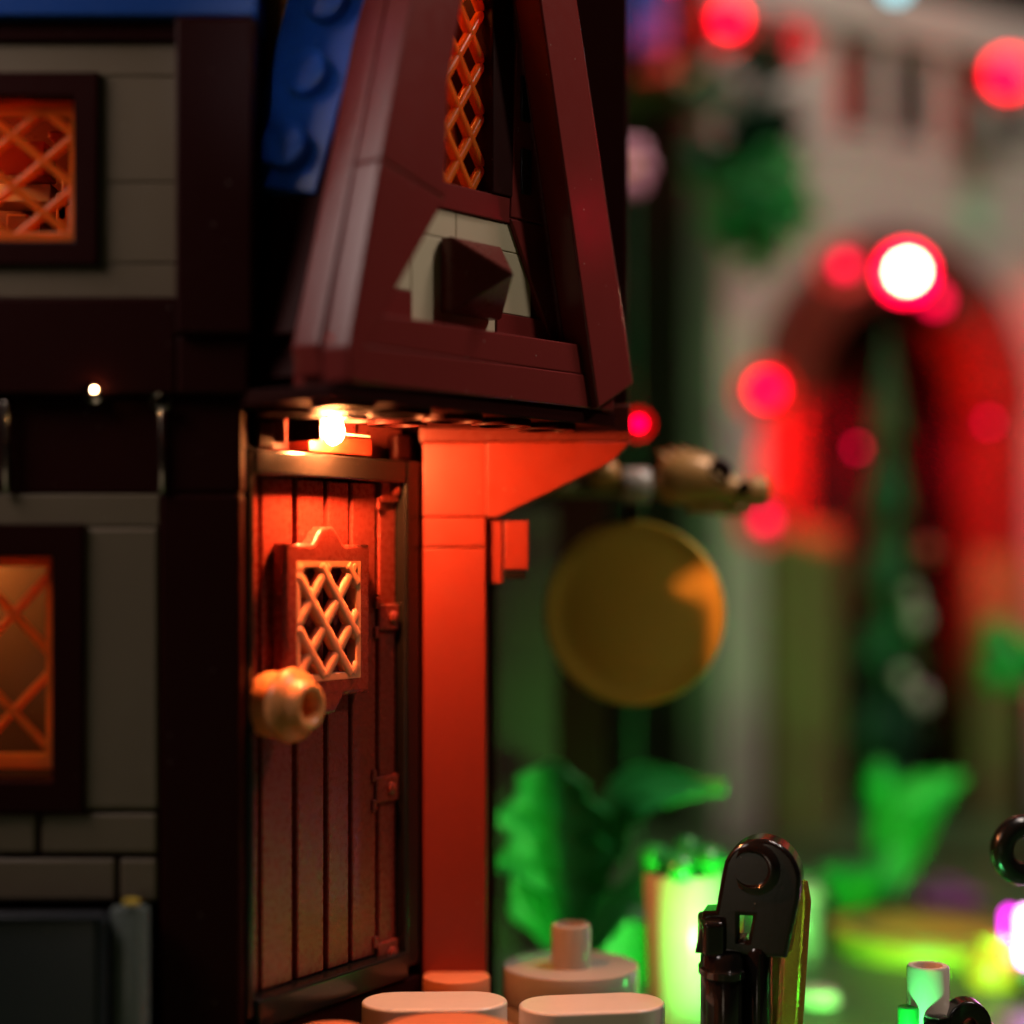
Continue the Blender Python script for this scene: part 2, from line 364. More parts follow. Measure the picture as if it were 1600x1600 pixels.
# dark room behind the door, wall above the door
hd = part('porch_wall', house, FD @ Vector((1.5, .8, 0)))
box('inner_wall', hd, FD, (-.0, 1.25, -.3), (4.5, 1.5, 6.1), 'dark')
box('inner_wall', hd, FD, (-.1, .81, -.3), (.0, 1.5, 6.1), 'dark'); box('inner_wall', hd, FD, (3.03, .3, -.3), (3.4, 1.24, 6.1), 'dark')
box('step', hd, FD, (-.1, -.02, -1.37), (3.02, 1.5, -.13), 'dark')
HZ = DH + .01
s0, _ = sk(FD, 470, 690, .1); s1, _ = sk(FD, 569, 690, .1)
box('brick', hd, FD, (-.02, .22, HZ), (s0 - .02, .8, HZ + .62), 'dark', .03)  # dark plastic in place of weaker lamplight on this brick
box('brick', hd, FD, (s0, -.02, HZ), (s1, .8, HZ + .20), 'pillar', .025)
box('brick', hd, FD, (s0 + .02, .16, HZ + .21), (s1 - .06, .8, HZ + .62), 'brown', .025)
box('brick', hd, FD, (s1 + .02, .22, HZ), (3.0, .8, HZ + .62), 'brown', .03)
for px in (412, 628):
    a_, _ = sk(FD, px, 690, .1); box('clip', hd, FD, (a_ - .14, .06, HZ), (a_ + .14, .215, HZ + .30), 'dark', .05)  # dark blocks standing in for the two dark square openings
# lamp above the door
lp = FD @ Vector((sk(FD, 515, 672, -.2)[0], -.24, sk(FD, 515, 672, -.24)[1]))
lamp = root('door_lamp', tuple(lp), 'tiny glowing warm lamp mounted above the plank door', 'lamp')
lathe('bulb', lamp, T(lp) @ RZ(58.3) @ TO_CAM, [(0, -.10), (.08, -.08), (.15, 0), (.13, .05), (.06, .09), (0, .10)], 'led', 28)
LI = FD.inverted() @ lp
box('top_shield', lamp, FD, (LI.x - .22, LI.y - .06, LI.z + .17), (LI.x + .22, LI.y + .40, LI.z + .21), 'dark', .015)  # added shield, keeps the bulb's light off the gable underside
box('side_shield', lamp, FD, (LI.x - .25, LI.y - .02, LI.z - .12), (LI.x - .205, LI.y + .40, LI.z + .165), 'dark', .015)  # added shield, keeps the bulb's light off the left edge
box('wire', lamp, FD, (LI.x + .19, LI.y + .16, LI.z - .02), (LI.x + .9, LI.y + .19, LI.z + .01), 'white', .012)
box('socket', lamp, FD, tuple(FD.inverted() @ lp + Vector((-.10, .10, -.06))), tuple(FD.inverted() @ lp + Vector((.10, .22, .06))), 'white', .02)

# ------------------------------------------------------------------ pillar and bracket beside the door
YP = 20.37
FP = frame_at((0, YP, 0), 0)
def PX(px): return (px - CX) / FPX * YP
pil = part('pillar', house, (PX(710), YP, 0))
for a, b in ((None, 855), (854, 808), (807, 691)):
    z0, z1 = (0 if a is None else Z(a, YP)), Z(b, YP)
    box('brick', pil, FP, (PX(661), 0, z0), (PX(759), .8, z1 - .004), 'pillar', .02)
br = part('bracket', house, (PX(760), YP, Z(808, YP)))
prism('bracket_slope', br, FP, [(PX(759.5), Z(691, YP)), (PX(985), Z(691, YP)), (PX(955), Z(722, YP)), (PX(776), Z(808, YP)), (PX(759.5), Z(808, YP))], 0, .8, 'pillar', .012)
box('beam', br, FP, (PX(655), .05, Z(690, YP)), (PX(985), .85, Z(632, YP)), 'brown', .02)
box('brick', br, FP, (PX(760), .10, Z(912, YP)), (PX(785), .7, Z(812, YP)), 'pillar', .02)
box('brick', br, FP, (PX(788), -.04, Z(890, YP)), (PX(826), .5, Z(814, YP)), 'pillar', .02)
box('shelf', br, FP, (PX(788), -.04, Z(905, YP)), (PX(822), .5, Z(892, YP)), 'black', .02)

# ------------------------------------------------------------------ the steep gable
FG = frame_at((-1.527, 16.7, 0), 50)
CG = 2.28
def hw_at(z): return 2.32 - .26 * (z - 8.05)
ga = part('gable', house, FG @ Vector((CG, 0, 7.7)))
ZT = 16.2
jl = lambda z: CG - hw_at(z)
jr = lambda z: CG + hw_at(z)
# boards: lower and upper piece on either slope, with a joint
prism('board', ga, FG, [(-.02, 7.72), (.63, 8.67), (1.335, 9.66), (jl(9.75), 9.90), (jl(8.05), 8.05)], 0, .36, 'board', .03)
prism('board', ga, FG, [(jl(9.75), 9.905), (1.335, 9.665), (1.375, 10.83), (jl(11.74) + .68, 11.74), (jl(ZT) + .60, ZT), (jl(ZT), ZT)], 0, .36, 'board', .03)
prism('board', ga, FG, [(3.88, 7.72), (4.54, 8.05), (jr(ZT), ZT), (jr(ZT) - .62, ZT)], 0, .36, 'board', .03)
# second layer behind, slightly inset
prism('board', ga, FG, [(.02, 7.80), (jl(8.05) + .0, 8.10), (jl(ZT) + .0, ZT), (jl(ZT) + .5, ZT), (.72, 8.0)], .40, .78, 'board', .03)
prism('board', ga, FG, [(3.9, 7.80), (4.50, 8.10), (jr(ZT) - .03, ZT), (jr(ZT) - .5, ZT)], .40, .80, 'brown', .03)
# inner slope beside the shadowed side
prism('inner_slope', ga, FG, [(3.0, 11.7), (2.89, 9.77), (3.9, 9.77), (3.5, 11.7)], .45, .80, 'board', .02)
prism('inner_slope', ga, FG, [(2.89, 9.755), (4.02, 7.74), (4.42, 7.9), (3.9, 9.755)], .45, .80, 'board', .02)
# base beam, two courses
box('beam', ga, FG, (.1, .10, 7.73), (4.3, .9, 8.10), 'board', .02)
box('beam', ga, FG, (.25, .12, 8.104), (4.2, .9, 8.43), 'board', .02)
# tan panel with a pyramid
KT = .5
box('brick', ga, FG, (1.25, KT, 9.40), (2.05, .9, 9.70), 'tan', .015); box('brick', ga, FG, (2.055, KT, 9.40), (3.3, .9, 9.70), 'tan', .015)
box('brick', ga, FG, (1.365, KT, 8.44), (1.86, .9, 9.395), 'tan', .015)
box('brick', ga, FG, (1.865, KT, 8.44), (2.69, .9, 8.70), 'tan', .015)
box('brick', ga, FG, (1.865, KT + .05, 8.705), (2.69, .9, 9.395), 'tan', .015)
box('brick', ga, FG, (2.695, KT, 8.72), (3.3, .9, 9.395), 'tan', .015)
box('brick', ga, FG, (2.695, KT - .02, 8.44), (3.9, .9, 8.715), 'board', .015)
box('brick', ga, FG, (.7, KT - .02, 8.44), (1.36, .9, 8.78), 'board', .015); box('brick', ga, FG, (.7, KT, 8.785), (1.36, .9, 9.395), 'tan', .015)
bm = bmesh.new()
vv = [bm.verts.new(v) for v in ((-.40, .10, -.39), (.40, .10, -.39), (.40, .10, .39), (-.40, .10, .39))]
ba = [bm.verts.new(v) for v in ((-.40, -.05, -.39), (.40, -.05, -.39), (.40, -.05, .39), (-.40, -.05, .39))]
tip = bm.verts.new((0, -.56, .0))
for i in range(4):
    bm.faces.new((vv[i], vv[(i + 1) % 4], ba[(i + 1) % 4], ba[i])); bm.faces.new((ba[i], ba[(i + 1) % 4], tip))
bm.faces.new(vv[::-1])
bmesh.ops.bevel(bm, geom=bm.edges[:], offset=.012, segments=2, affect='EDGES')
from_bm('pyramid', bm, M['brown'], ga, FG @ T((2.20, KT - .11, 9.00)), 25)
# brick course over the panel, gable window
box('brick', ga, FG, (1.2, KT - .03, 9.705), (3.2, .9, 9.98), 'board', .015)
gw = part('gable_window', house, FG @ Vector((2.1, .7, 10)))
gx0, gz0 = 1.30, 10.0; gx1 = sk(FG, 752, 200, .62)[0]
box('window_frame', gw, FG, (gx1, .45, 9.985), (gx1 + .34, .9, 14.5), 'dark', .02)
box('window_frame', gw, FG, (gx1 + .35, .5, 9.985), (3.2, .9, 14.5), 'brown', .02)
for zz in (10.05, 10.85, 11.65):
    box('notch', gw, FG, (gx1 + .46, .42, zz), (gx1 + .62, .5, zz + .5), 'black', .02)
lattice(gw, FG, 1.2, gx1, gz0, 13.5, .62, .40, .56, .10, .10, 'amber')
box('room_back', gw, FG, (.6, 1.7, 9.8), (3.6, 1.9, 14.5), 'orange', 0)
lathe('room_bulb', gw, FG @ T((1.9, 1.2, 12.6)), [(0, -.13), (.08, -.1), (.13, 0), (.08, .1), (0, .13)], 'room', 16)
box('gable_back', ga, FG, (.3, 1.95, 7.8), (4.3, 2.3, 13.5), 'dark', 0)
# floor plate of the jettied gable with tubes underneath
box('floor_plate', ga, FG, (-.1, .15, 7.56), (4.4, 4.5, 7.715), 'dark', .02)
for (s_, k_) in ((.45, .55), (.45, 1.35), (1.25, .55), (1.25, 1.35), (2.05, .55), (2.05, 1.35), (2.85, .55), (3.65, .55)):
    lathe('underside_tube', ga, FG @ T((s_, k_, 7.49)), [(.24, 0), (.325, 0), (.325, .068), (.24, .068), (.24, 0)], 'dark', 28)
tb = lathe('peg', ga, FG @ T((.12, .35, 7.98)) @ RY(-25) @ RX(25), rcyl(.07, -.3, .25, .02), 'redbrick', 20)

# roof slopes: dark blue studded plates
def text_mesh(size):
    cu = bpy.data.curves.new('stud_text', 'FONT'); cu.body = 'LEGO'; cu.size = size; cu.extrude = .006; cu.align_x = 'CENTER'; cu.align_y = 'CENTER'
    t = bpy.data.objects.new('stud_text', cu); me = bpy.data.meshes.new_from_object(t); bpy.data.objects.remove(t); bpy.data.curves.remove(cu); return me
TM = text_mesh(.15)
def stud_mesh():
    bm = bmesh.new(); seg = 32; prof = [(.245, 0), (.245, .15), (.238, .168), (.22, .178), (0, .178)]; rings = []
    for r, h in prof:
        rings.append([bm.verts.new((0, 0, h))] if r == 0 else [bm.verts.new((r * math.cos(2 * math.pi * i / seg), r * math.sin(2 * math.pi * i / seg), h)) for i in range(seg)])
    for A, B in zip(rings, rings[1:]):
        for i in range(seg):
            j = (i + 1) % seg
            bm.faces.new((A[i], A[j], B[0]) if len(B) == 1 else (A[i], A[j], B[j], B[i]))
    n0 = len(bm.verts); bm.from_mesh(TM); bm.verts.ensure_lookup_table()
    for v in bm.verts[n0:]: v.co.z += .18
    bmesh.ops.recalc_face_normals(bm, faces=bm.faces)
    me = bpy.data.meshes.new('stud'); bm.to_mesh(me); bm.free(); finish(me, M['blue'], 35); return me
SM = stud_mesh()
al = math.degrees(math.atan(.26))
def roof_side(side):
    # plate frame: local x = back along the ridge, local y = up the slope, local z = outward
    base = FG @ Vector((jl(8.05) + .16 if side < 0 else jr(8.05) - .16, .86, 8.05))
    up = (FG.to_3x3() @ Vector((.26 * -side, 0, 1))).normalized(); back = FG.to_3x3() @ Vector((0, 1, 0))
    nrm = up.cross(back) if side < 0 else back.cross(up)
    if nrm.dot(FG.to_3x3() @ Vector((side, 0, .2))) < 0: nrm = -nrm
    xx = back if back.cross(up).dot(nrm) > 0 else -back
    R = Matrix((xx, up, nrm)).transposed().to_4x4(); Fm = T(base) @ R; sg = 1 if xx == back else -1
    return Fm, sg
for side in (-1, 1):
    Fm, sg = roof_side(side)
    rp = part('roof_slope', house, Fm.translation)
    xa, xb = (0, sg * 3.2); xa, xb = min(xa, xb), max(xa, xb)
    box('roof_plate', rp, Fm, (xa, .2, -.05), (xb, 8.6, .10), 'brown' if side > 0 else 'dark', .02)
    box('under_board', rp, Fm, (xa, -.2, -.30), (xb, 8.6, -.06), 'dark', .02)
# studded dark blue plate leaning beside the gable
ex = Vector((math.cos(math.radians(-20)), math.sin(math.radians(-20)), 0)); eu = Vector((.25, .12, 1)); eu = (eu - ex * eu.dot(ex) * .0).normalized()
ez = ex.cross(eu).normalized(); ex = eu.cross(ez).normalized()
FB = T(at(492, 302, 17.6)) @ Matrix((ex, eu, ez)).transposed().to_4x4()
sp_ = part('studded_roof', house, FB.translation)
box('roof_plate', sp_, FB, (-.92, 0, -.32), (0, 5.6, 0), 'blue', .02)
for j in range(7): link('stud', SM, sp_, FB @ T((-.42, .42 + .8 * j, 0)) @ RZ(35))
# bracket with orange light in its colour, dark wall under the left slope
box('back_wall', wing, FL, (X(398), .9, Z(618)), (X(520), 1.3, Z(-100)), 'dark')
ob = prism('glow_bracket', wing, FL, [(X(402), Z(470)), (X(402), Z(364)), (X(446), Z(364)), (X(450), Z(385)), (X(428), Z(392)), (X(422), Z(415)), (X(424), Z(440)), (X(420), Z(470))], .5, .88, 'orange', .02)
lathe('grip', wing, FL @ T((X(452), .45, Z(415))) @ TO_CAM, rcyl(.20, -.3, .2, .03), 'dark', 28)
box('upper_wall', house, I4, ((830 - CX) / FPX * 21.3, 21.3, Z(632, 21.3)), ((982 - CX) / FPX * 21.3, 23, 13.5), 'dark', .03)
# body of the house closing everything behind
box('rear_block', house, I4, (-4.2, 21.6, 0), (-.2, 24, 12), 'dark', .02)

# ================================================================== gong on a golden arm
gd = 22.6
arm = root('sign_arm', tuple(at(880, 770, gd)), 'pearl gold beast-headed arm reaching out from the bracket', 'sign bracket')
def loft(name, parent, Mw, secs, mat, seg=20, angle=60):
    bm = bmesh.new(); rings = []
    for (x, cy, cz, ry, rz) in secs:
        rings.append([bm.verts.new((x, cy + ry * math.cos(2 * math.pi * i / seg), cz + rz * math.sin(2 * math.pi * i / seg))) for i in range(seg)])
    for A, B in zip(rings, rings[1:]):
        for i in range(seg):
            j = (i + 1) % seg; bm.faces.new((A[i], A[j], B[j], B[i]))
    bm.faces.new(rings[0]); bm.faces.new(rings[-1][::-1])
    return from_bm(name, bm, M[mat], parent, Mw, angle)
u = gd / FPX
A0 = at(980, 765, gd)
MA = T(A0)
loft('rod', arm, MA, [(-150 * u, 0, .0, .10, .10), (-40 * u, 0, .0, .10, .10), (60 * u, 0, .02, .10, .10)], 'olive')
loft('knuckle', arm, MA, [(-65 * u, -.04, .16, .03, .03), (-55 * u, -.04, .18, .16, .14), (-35 * u, -.04, .22, .21, .20), (-18 * u, -.04, .19, .18, .16), (-10 * u, -.04, .16, .04, .04)], 'darkgold')
loft('collar', arm, MA, [(-8 * u, 0, .05, .2, .2), (-6 * u, 0, .05, .22, .23), (34 * u, 0, .05, .22, .23), (36 * u, 0, .05, .2, .2)], 'lgrey')
hd_ = loft('beast_head', arm, MA, [(45 * u, 0, .10, .12, .14), (55 * u, 0, .12, .22, .27), (85 * u, 0, .13, .27, .34), (120 * u, 0, .12, .27, .33), (150 * u, 0, .03, .24, .26), (175 * u, 0, -.05, .2, .2), (195 * u, 0, -.04, .17, .19), (212 * u, 0, -.02, .18, .23), (222 * u, 0, -.03, .10, .15)], 'darkgold')
loft('jaw', arm, MA, [(95 * u, 0, -.20, .1, .1), (130 * u, 0, -.22, .18, .10), (175 * u, 0, -.26, .15, .09), (195 * u, 0, -.24, .08, .06)], 'darkgold')
for px, py, r in ((1122, 738, .11), (1160, 762, .06)):
    lathe('eye_socket', arm, T(at(px, py, gd) + Vector((0, -.22, 0))) @ TO_CAM, [(r * 1.5, -.04), (r * 1.4, .02), (r, .05), (r * .8, .0), (0, -.03)], 'dark', 20)
for i in range(5):
    lathe('crest', arm, T(A0 + Vector(((58 + 17 * i) * u, 0, .40 + .05 * math.sin(i * .9)))) @ RY(-35), [(.09, -.1), (.06, .03), (0, .14)], 'darkgold', 12)
gong = root('gong', tuple(at(990, 958, gd)), 'round dull gold gong hanging under the golden arm', 'gong')
gR = 145 * u
GM = T(at(990, 958, gd)) @ RZ(-16) @ TO_CAM
lathe('disc', gong, GM, [(0, .09), (gR * .35, .085), (gR * .7, .06), (gR * .90, .035), (gR * .95, .05), (gR * .985, .045), (gR, .01), (gR * .98, -.03), (gR * .5, -.02), (0, .0)], 'gold', 72, angle=60)
lathe('hanger', gong, T(at(985, 800, gd)), [(0, -.12), (.06, -.12), (.06, .12), (0, .12)], 'dark', 12)

# ================================================================== small pieces before the door
def stack_round(name, px, py, d, r, mat, label, cat, group=None, h0=0.0, stud=None):
    p = at(px, py, d)
    o = root(name, (p.x, p.y, 0), label, cat, group)
    zt = p.z; n = max(1, int((zt - h0) / .34)); hh_ = (zt - h0) / n
    for i in range(n): lathe('round_plate', o, T((p.x, p.y, h0 + i * hh_)), rcyl(r, 0.0, hh_ - .004, .03), mat, 48)
    return o, p
stack_round('round_stack', 713, 1523, 20.2, .385, 'lampwarm', 'round plates in painted orange lamplight stacked at the foot of the brown pillar', 'toy brick')
stack_round('round_stack', 700, 1606, 17.6, .66, 'lampwarm', 'wide round plates in painted orange lamplight stacked before the white rounded plates', 'toy brick')
stack_round('round_stack', 518, 1606, 17.9, .33, 'lampwarm', 'small round plates in painted orange lamplight stacked close to the door sill', 'toy brick')
def stack_stadium(px, py, d, Lx, r, rz, label, mat='white'):
    p = at(px, py, d); o = root('rounded_plate_stack', (p.x, p.y, 0), label, 'toy brick')
    n = 3
    for i in range(n):
        hh_ = p.z / n
        outline('rounded_plate', o, T((p.x, p.y, hh_ * (i + .5))) @ RZ(rz), [stadium(Lx, r, 20)], hh_ - .006, mat, .035, 3)
stack_stadium(679, 1562, 19.0, 1.5, .37, 2, 'white round-ended plates stacked before the pillar foot')
stack_stadium(925, 1566, 19.0, 1.52, .38, 9, 'white round-ended plates stacked before the grey drum with a peg')
dr, p = stack_round('drum', 892, 1506, 20.8, .80, 'lgrey', 'glossy grey round drum with a short peg on top', 'toy brick')
lathe('peg', dr, T((p.x, p.y - .1, p.z - .005)), [(.23, 0), (.232, .45), (.22, .49), (.20, .50), (.17, .50), (.165, .2), (0, .2)], 'lgrey', 40)

# black hinged arm with an amber blade
rd = 19.1; ur = rd / FPX
rb = root('robot_arm', tuple(Vector((at(1160, 1600, rd).x, rd, 0))), 'glossy black mechanical arm with round pivot and amber clear blade', 'toy arm')
R0 = at(1165, 1480, rd)
def q(px, py): return ((px - 1165) * ur, (1480 - py) * ur)
arc = [q(1192 + 54 * math.cos(a), 1368 - 56 * math.sin(a)) for a in [math.radians(x) for x in range(-12, 168, 12)]]
o_ = [q(1226, 1480)] + [q(1244, 1395)] + arc + [q(1128, 1426), q(1108, 1428), q(1098, 1480)]
h_ = [q(1152, 1418), q(1152, 1470), q(1178, 1470), q(1188, 1418)]
outline('pivot_plate', rb, T(R0) @ RZ(-14) @ TO_CAM, [o_, h_], .46, 'gloss', .05, 3)
lathe('pivot_boss', rb, T(at(1180, 1352, rd) + Vector((-.05, -.22, 0))) @ RZ(-22) @ TO_CAM, [(.30, -.05), (.29, .02), (.25, .05), (.20, .055), (.17, .03), (.15, -.04), (.08, -.05), (0, -.02)], 'gloss', 40)
p0 = at(1097, 1480, rd); p1 = at(1190, 1600, rd)
lathe('forearm', rb, T((p0.x + .22, rd - .02, 0)), rcyl(.25, .02, p0.z + .0, .09), 'gloss', 40, sx=.95, sy=1.5)
lathe('forearm', rb, T((p0.x + .58, rd + .02, 0)), rcyl(.19, .02, p0.z + .06, .07), 'gloss', 40, sx=.95, sy=1.7)
lathe('elbow_ring', rb, T((p0.x + .22, rd - .02, p0.z - .30)), [(.245, 0), (.275, .03), (.275, .10), (.245, .13)], 'gloss', 40, sx=.95, sy=1.5)
box('clip', rb, T((p0.x, rd, p0.z)), (-.02, -.34, -.03), (.2, .3, .34), 'gloss', .06, 4)
bl = outline('amber_blade', rb, T(at(1228, 1490, rd) + Vector((0, .1, 0))) @ RZ(25) @ TO_CAM, [[(-.14, -1.7), (.06, -1.7), (.24, .55), (.20, .74), (.02, .82), (-.02, .5)]], .26, 'clearamber', .04, 3)
# black ring on a stem
d_ = 20.0; rp_ = at(1598, 1328, d_); rg = root('ring_post', (rp_.x + .1, d_, 0), 'black ring held upright on a thin black stem', 'toy handle')
bm = bmesh.new(); ns, nr = 40, 16; R_, r_ = .27, .13; vs = []
for i in range(ns):
    a = 2 * math.pi * i / ns
    vs.append([bm.verts.new(((R_ + r_ * math.cos(2 * math.pi * j / nr)) * math.cos(a), (R_ + r_ * math.cos(2 * math.pi * j / nr)) * math.sin(a), r_ * math.sin(2 * math.pi * j / nr))) for j in range(nr)])
for i in range(ns):
    for j in range(nr): bm.faces.new((vs[i][j], vs[(i + 1) % ns][j], vs[(i + 1) % ns][(j + 1) % nr], vs[i][(j + 1) % nr]))
from_bm('ring', bm, M['black'], rg, T(rp_) @ RZ(15) @ TO_CAM)
lathe('stem', rg, T((rp_.x + .25, d_, 0)), rcyl(.10, 0, rp_.z - .28, .02), 'black', 20)
# hollow green post with little fittings
d_ = 19.4; pp = at(1450, 1508, d_); gp = root('hollow_post', (pp.x, d_, 0), 'pale hollow post with open top beside the black loop', 'toy brick')
lathe('tube', gp, T((pp.x, d_, 0)), [(0, 0), (.23, 0), (.23, pp.z - .03), (.215, pp.z), (.16, pp.z), (.15, pp.z - .04), (.15, pp.z - .5), (0, pp.z - .5)], 'white', 40)
lathe('side_stud', gp, T((pp.x - .24, d_ - .12, pp.z - .58)), rcyl(.12, -.3, .16, .03), 'green', 24)
lathe('side_stud', gp, T((pp.x + .02, d_ - .3, pp.z - .62)), rcyl(.14, -.3, .14, .03), 'clear', 24)
lq = at(1510, 1600, 19.3); lo = root('black_loop', (lq.x, 19.3, 0), 'small black loop with red base beside the hollow post', 'toy handle')
aro = [(.21 * math.cos(math.radians(a)), .24 * math.sin(math.radians(a))) for a in range(0, 181, 12)]; ari = [(.11 * math.cos(math.radians(a)), .13 * math.sin(math.radians(a))) for a in range(180, -1, -12)]
outline('arch', lo, T(lq + Vector((0, 0, .0))) @ TO_CAM, [aro + ari], .3, 'black', .04, 3)
box('base', lo, T((lq.x, 19.3, 0)), (-.35, -.2, 0), (.3, .25, lq.z + .02), 'redbrick', .04)

# ================================================================== plants
def leaf(name, parent, pts, widths, mat, lobes=0, thick=.06, up=Vector((0, -1, .25)), cup=.25):
    n = len(pts) * 9; m = 16
    P = [Vector(p) for p in pts]
    def cr(i, t, A):
        a, b, c, d = A[max(0, i - 1)], A[i], A[min(len(A) - 1, i + 1)], A[min(len(A) - 1, i + 2)]
        return .5 * ((2 * b) + (c - a) * t + (2 * a - 5 * b + 4 * c - d) * t * t + (3 * b - a - 3 * c + d) * t ** 3)
    bm = bmesh.new(); rows = []
    for i in range(n + 1):
        f = i / n * (len(P) - 1); k = min(int(f), len(P) - 2); t = f - k
        c = cr(k, t, P); tn = (cr(k, min(1, t + .01), P) - cr(k, max(0, t - .01), P)).normalized()
        wd = cr(k, t, widths); wd = max(wd, .015)
        if lobes: wd *= 1 + .16 * math.sin(lobes * 2 * math.pi * i / n)
        sd = tn.cross(up).normalized(); nn = sd.cross(tn)
        rows.append([bm.verts.new(c + sd * wd * x + nn * (cup * wd * x * x + .07 * wd * math.exp(-(x / .10) ** 2) + .035 * wd * math.sin(9 * (6 * i / n - abs(x))) * min(1, abs(x) * 3))) for x in [(-1 + 2 * j / m) for j in range(m + 1)]])
    fs = [bm.faces.new((rows[i][j], rows[i + 1][j], rows[i + 1][j + 1], rows[i][j + 1])) for i in range(n) for j in range(m)]
    bmesh.ops.recalc_face_normals(bm, faces=bm.faces)
    bmesh.ops.solidify(bm, geom=bm.faces[:], thickness=thick)
    o = from_bm(name, bm, M[mat], parent, I4, 60); return o
pd = 24.0
pl = root('leafy_plant', tuple(Vector((at(930, 1440, pd).x, pd, 0))), 'bright green plant with broad scalloped leaves beside the drum', 'plant')
leaf('leaf', pl, [at(900, 1480, pd), at(875, 1400, pd), at(865, 1320, pd), at(862, 1240, pd), at(868, 1190, pd)], [.10, .62, .72, .58, .12], 'green', 5)
leaf('leaf', pl, [at(905, 1480, pd + .5), at(925, 1380, pd + .3), at(950, 1290, pd), at(1010, 1240, pd - .2), at(1135, 1232, pd - .5)], [.12, .24, .34, .36, .10], 'green', 3, up=Vector((0.2, -.8, .6)))
leaf('leaf', pl, [at(915, 1490, pd - .3), at(960, 1420, pd - .3), at(1010, 1400, pd - .2), at(1030, 1380, pd)], [.10, .26, .3, .06], 'green', 2)
leaf('leaf', pl, [at(985, 1560, pd + 1), at(975, 1450, pd + 1), at(960, 1400, pd + 1)], [.2, .42, .1], 'green', 0)
leaf('leaf', pl, [at(880, 1480, pd), at(830, 1420, pd - .2), at(800, 1360, pd - .3)], [.1, .28, .06], 'green', 2)
lathe('stem', pl, T((at(905, 1500, pd).x, pd, 0)), [(.12, 0), (.10, 1.0), (.05, 1.3)], 'green', 16)
gb = root('goblet', (at(1065, 1600, 22.4).x, 22.4, 0), 'pale tall cup holding a bright green flower crown', 'cup')
gp0 = at(1068, 1362, 22.4)
lathe('cup', gb, T((gp0.x, 22.4, 0)), [(0, 0), (.40, 0), (.42, .2), (.50, gp0.z - .05), (.48, gp0.z), (.44, gp0.z), (.40, gp0.z - .3), (0, gp0.z - .35)], 'white', 48)
fl = root('flower_crown', tuple(gp0), 'bright green knobbly flower crown set in the pale cup', 'flower')
for i in range(6):
    a = i * math.pi / 3 + .3; c = gp0 + Vector((.42 * math.cos(a), .42 * math.sin(a), .12 + .08 * (i % 2)))
    lathe('petal', fl, T(c) @ RZ(math.degrees(a)) @ RY(35), [(0, -.16), (.14, -.13), (.19, 0), (.15, .12), (.06, .17), (0, .17)], 'green', 20)
lathe('flower_heart', fl, T(gp0 + Vector((0, 0, .05))), rcyl(.26, -.3, .2, .06), 'green', 24)
# clear tubes lit green
for i, (px, py, d, r) in enumerate(((1250, 1380, 26.5, .28), (1280, 1545, 24.0, .26))):
    p = at(px, py, d); o = root('clear_tube', (p.x, d, 0), ('clear tube standing behind the black arm', 'short pale tube with domed end behind the amber blade')[i], 'tube')
    lathe('tube', o, T((p.x, d, 0)), rcyl(r, 0, p.z, .08), ('lgrey', 'white')[i], 28); lathe('rim', o, T((p.x, d, p.z - .2)), [(r, 0), (r + .04, .02), (r + .04, .07), (r, .09)], 'white', 28)
# big sprig behind
p = at(1400, 1330, 30); sp = root('broad_leaf_plant', (p.x, 30, 0), 'deep green plant with one broad pointed leaf and a shiny oval bud', 'plant')
leaf('leaf', sp, [at(1375, 1420, 30), at(1395, 1330, 30), at(1425, 1260, 29.8), at(1510, 1212, 29.5)], [.2, .46, .52, .05], 'green')
leaf('leaf', sp, [at(1360, 1460, 30), at(1335, 1400, 30), at(1290, 1360, 30)], [.2, .42, .05], 'green')
lathe('bud', sp, T(at(1375, 1228, 29.5)), [(0, -.46), (.16, -.38), (.27, -.1), (.28, .1), (.18, .36), (0, .46)], 'green', 28)
lathe('stem', sp, T((at(1375, 1400, 30).x, 30, 0)), [(.14, 0), (.1, 1.2), (.06, 2.0)], 'dgreen', 14)
p = at(1394, 1390, 31); bl_ = root('pink_bud', (p.x, 31, 0), 'small pale pink bud on a stalk below the broad leaf', 'flower')
lathe('bud', bl_, T(p), [(0, -.3), (.16, -.24), (.27, -.05), (.29, .1), (.18, .26), (0, .31)], 'pink', 24); lathe('stalk', bl_, T((p.x, 31, 0)), [(.07, 0), (.06, p.z - .2)], 'dgreen', 10)

# ================================================================== the castle behind
FC = frame_at((at(1112, 0, 38).x, 38, 0), 30)
castle = root('toy_castle', (FC.translation.x + 3, 40, 0), 'pale grey toy castle with a tall arched gateway and narrow slit windows', 'toy castle')
def cs(px, py, k=0): return sk(FC, px, py, k)
cw = part('front_wall', castle, FC @ Vector((6, 0, 0)))
ZTOP = cs(1400, 0)[1] + .1
a0 = cs(1186, 700)[0]; a1 = cs(1590, 700)[0]; zs = cs(1390, 640)[1]; arx = (a0 + a1) / 2; arr = (a1 - a0) / 2
box('corner_pilaster', cw, FC, (-.05, -.35, 0), (cs(1180, 800)[0] - .03, .8, cs(1150, 395)[1]), 'castle', .06)
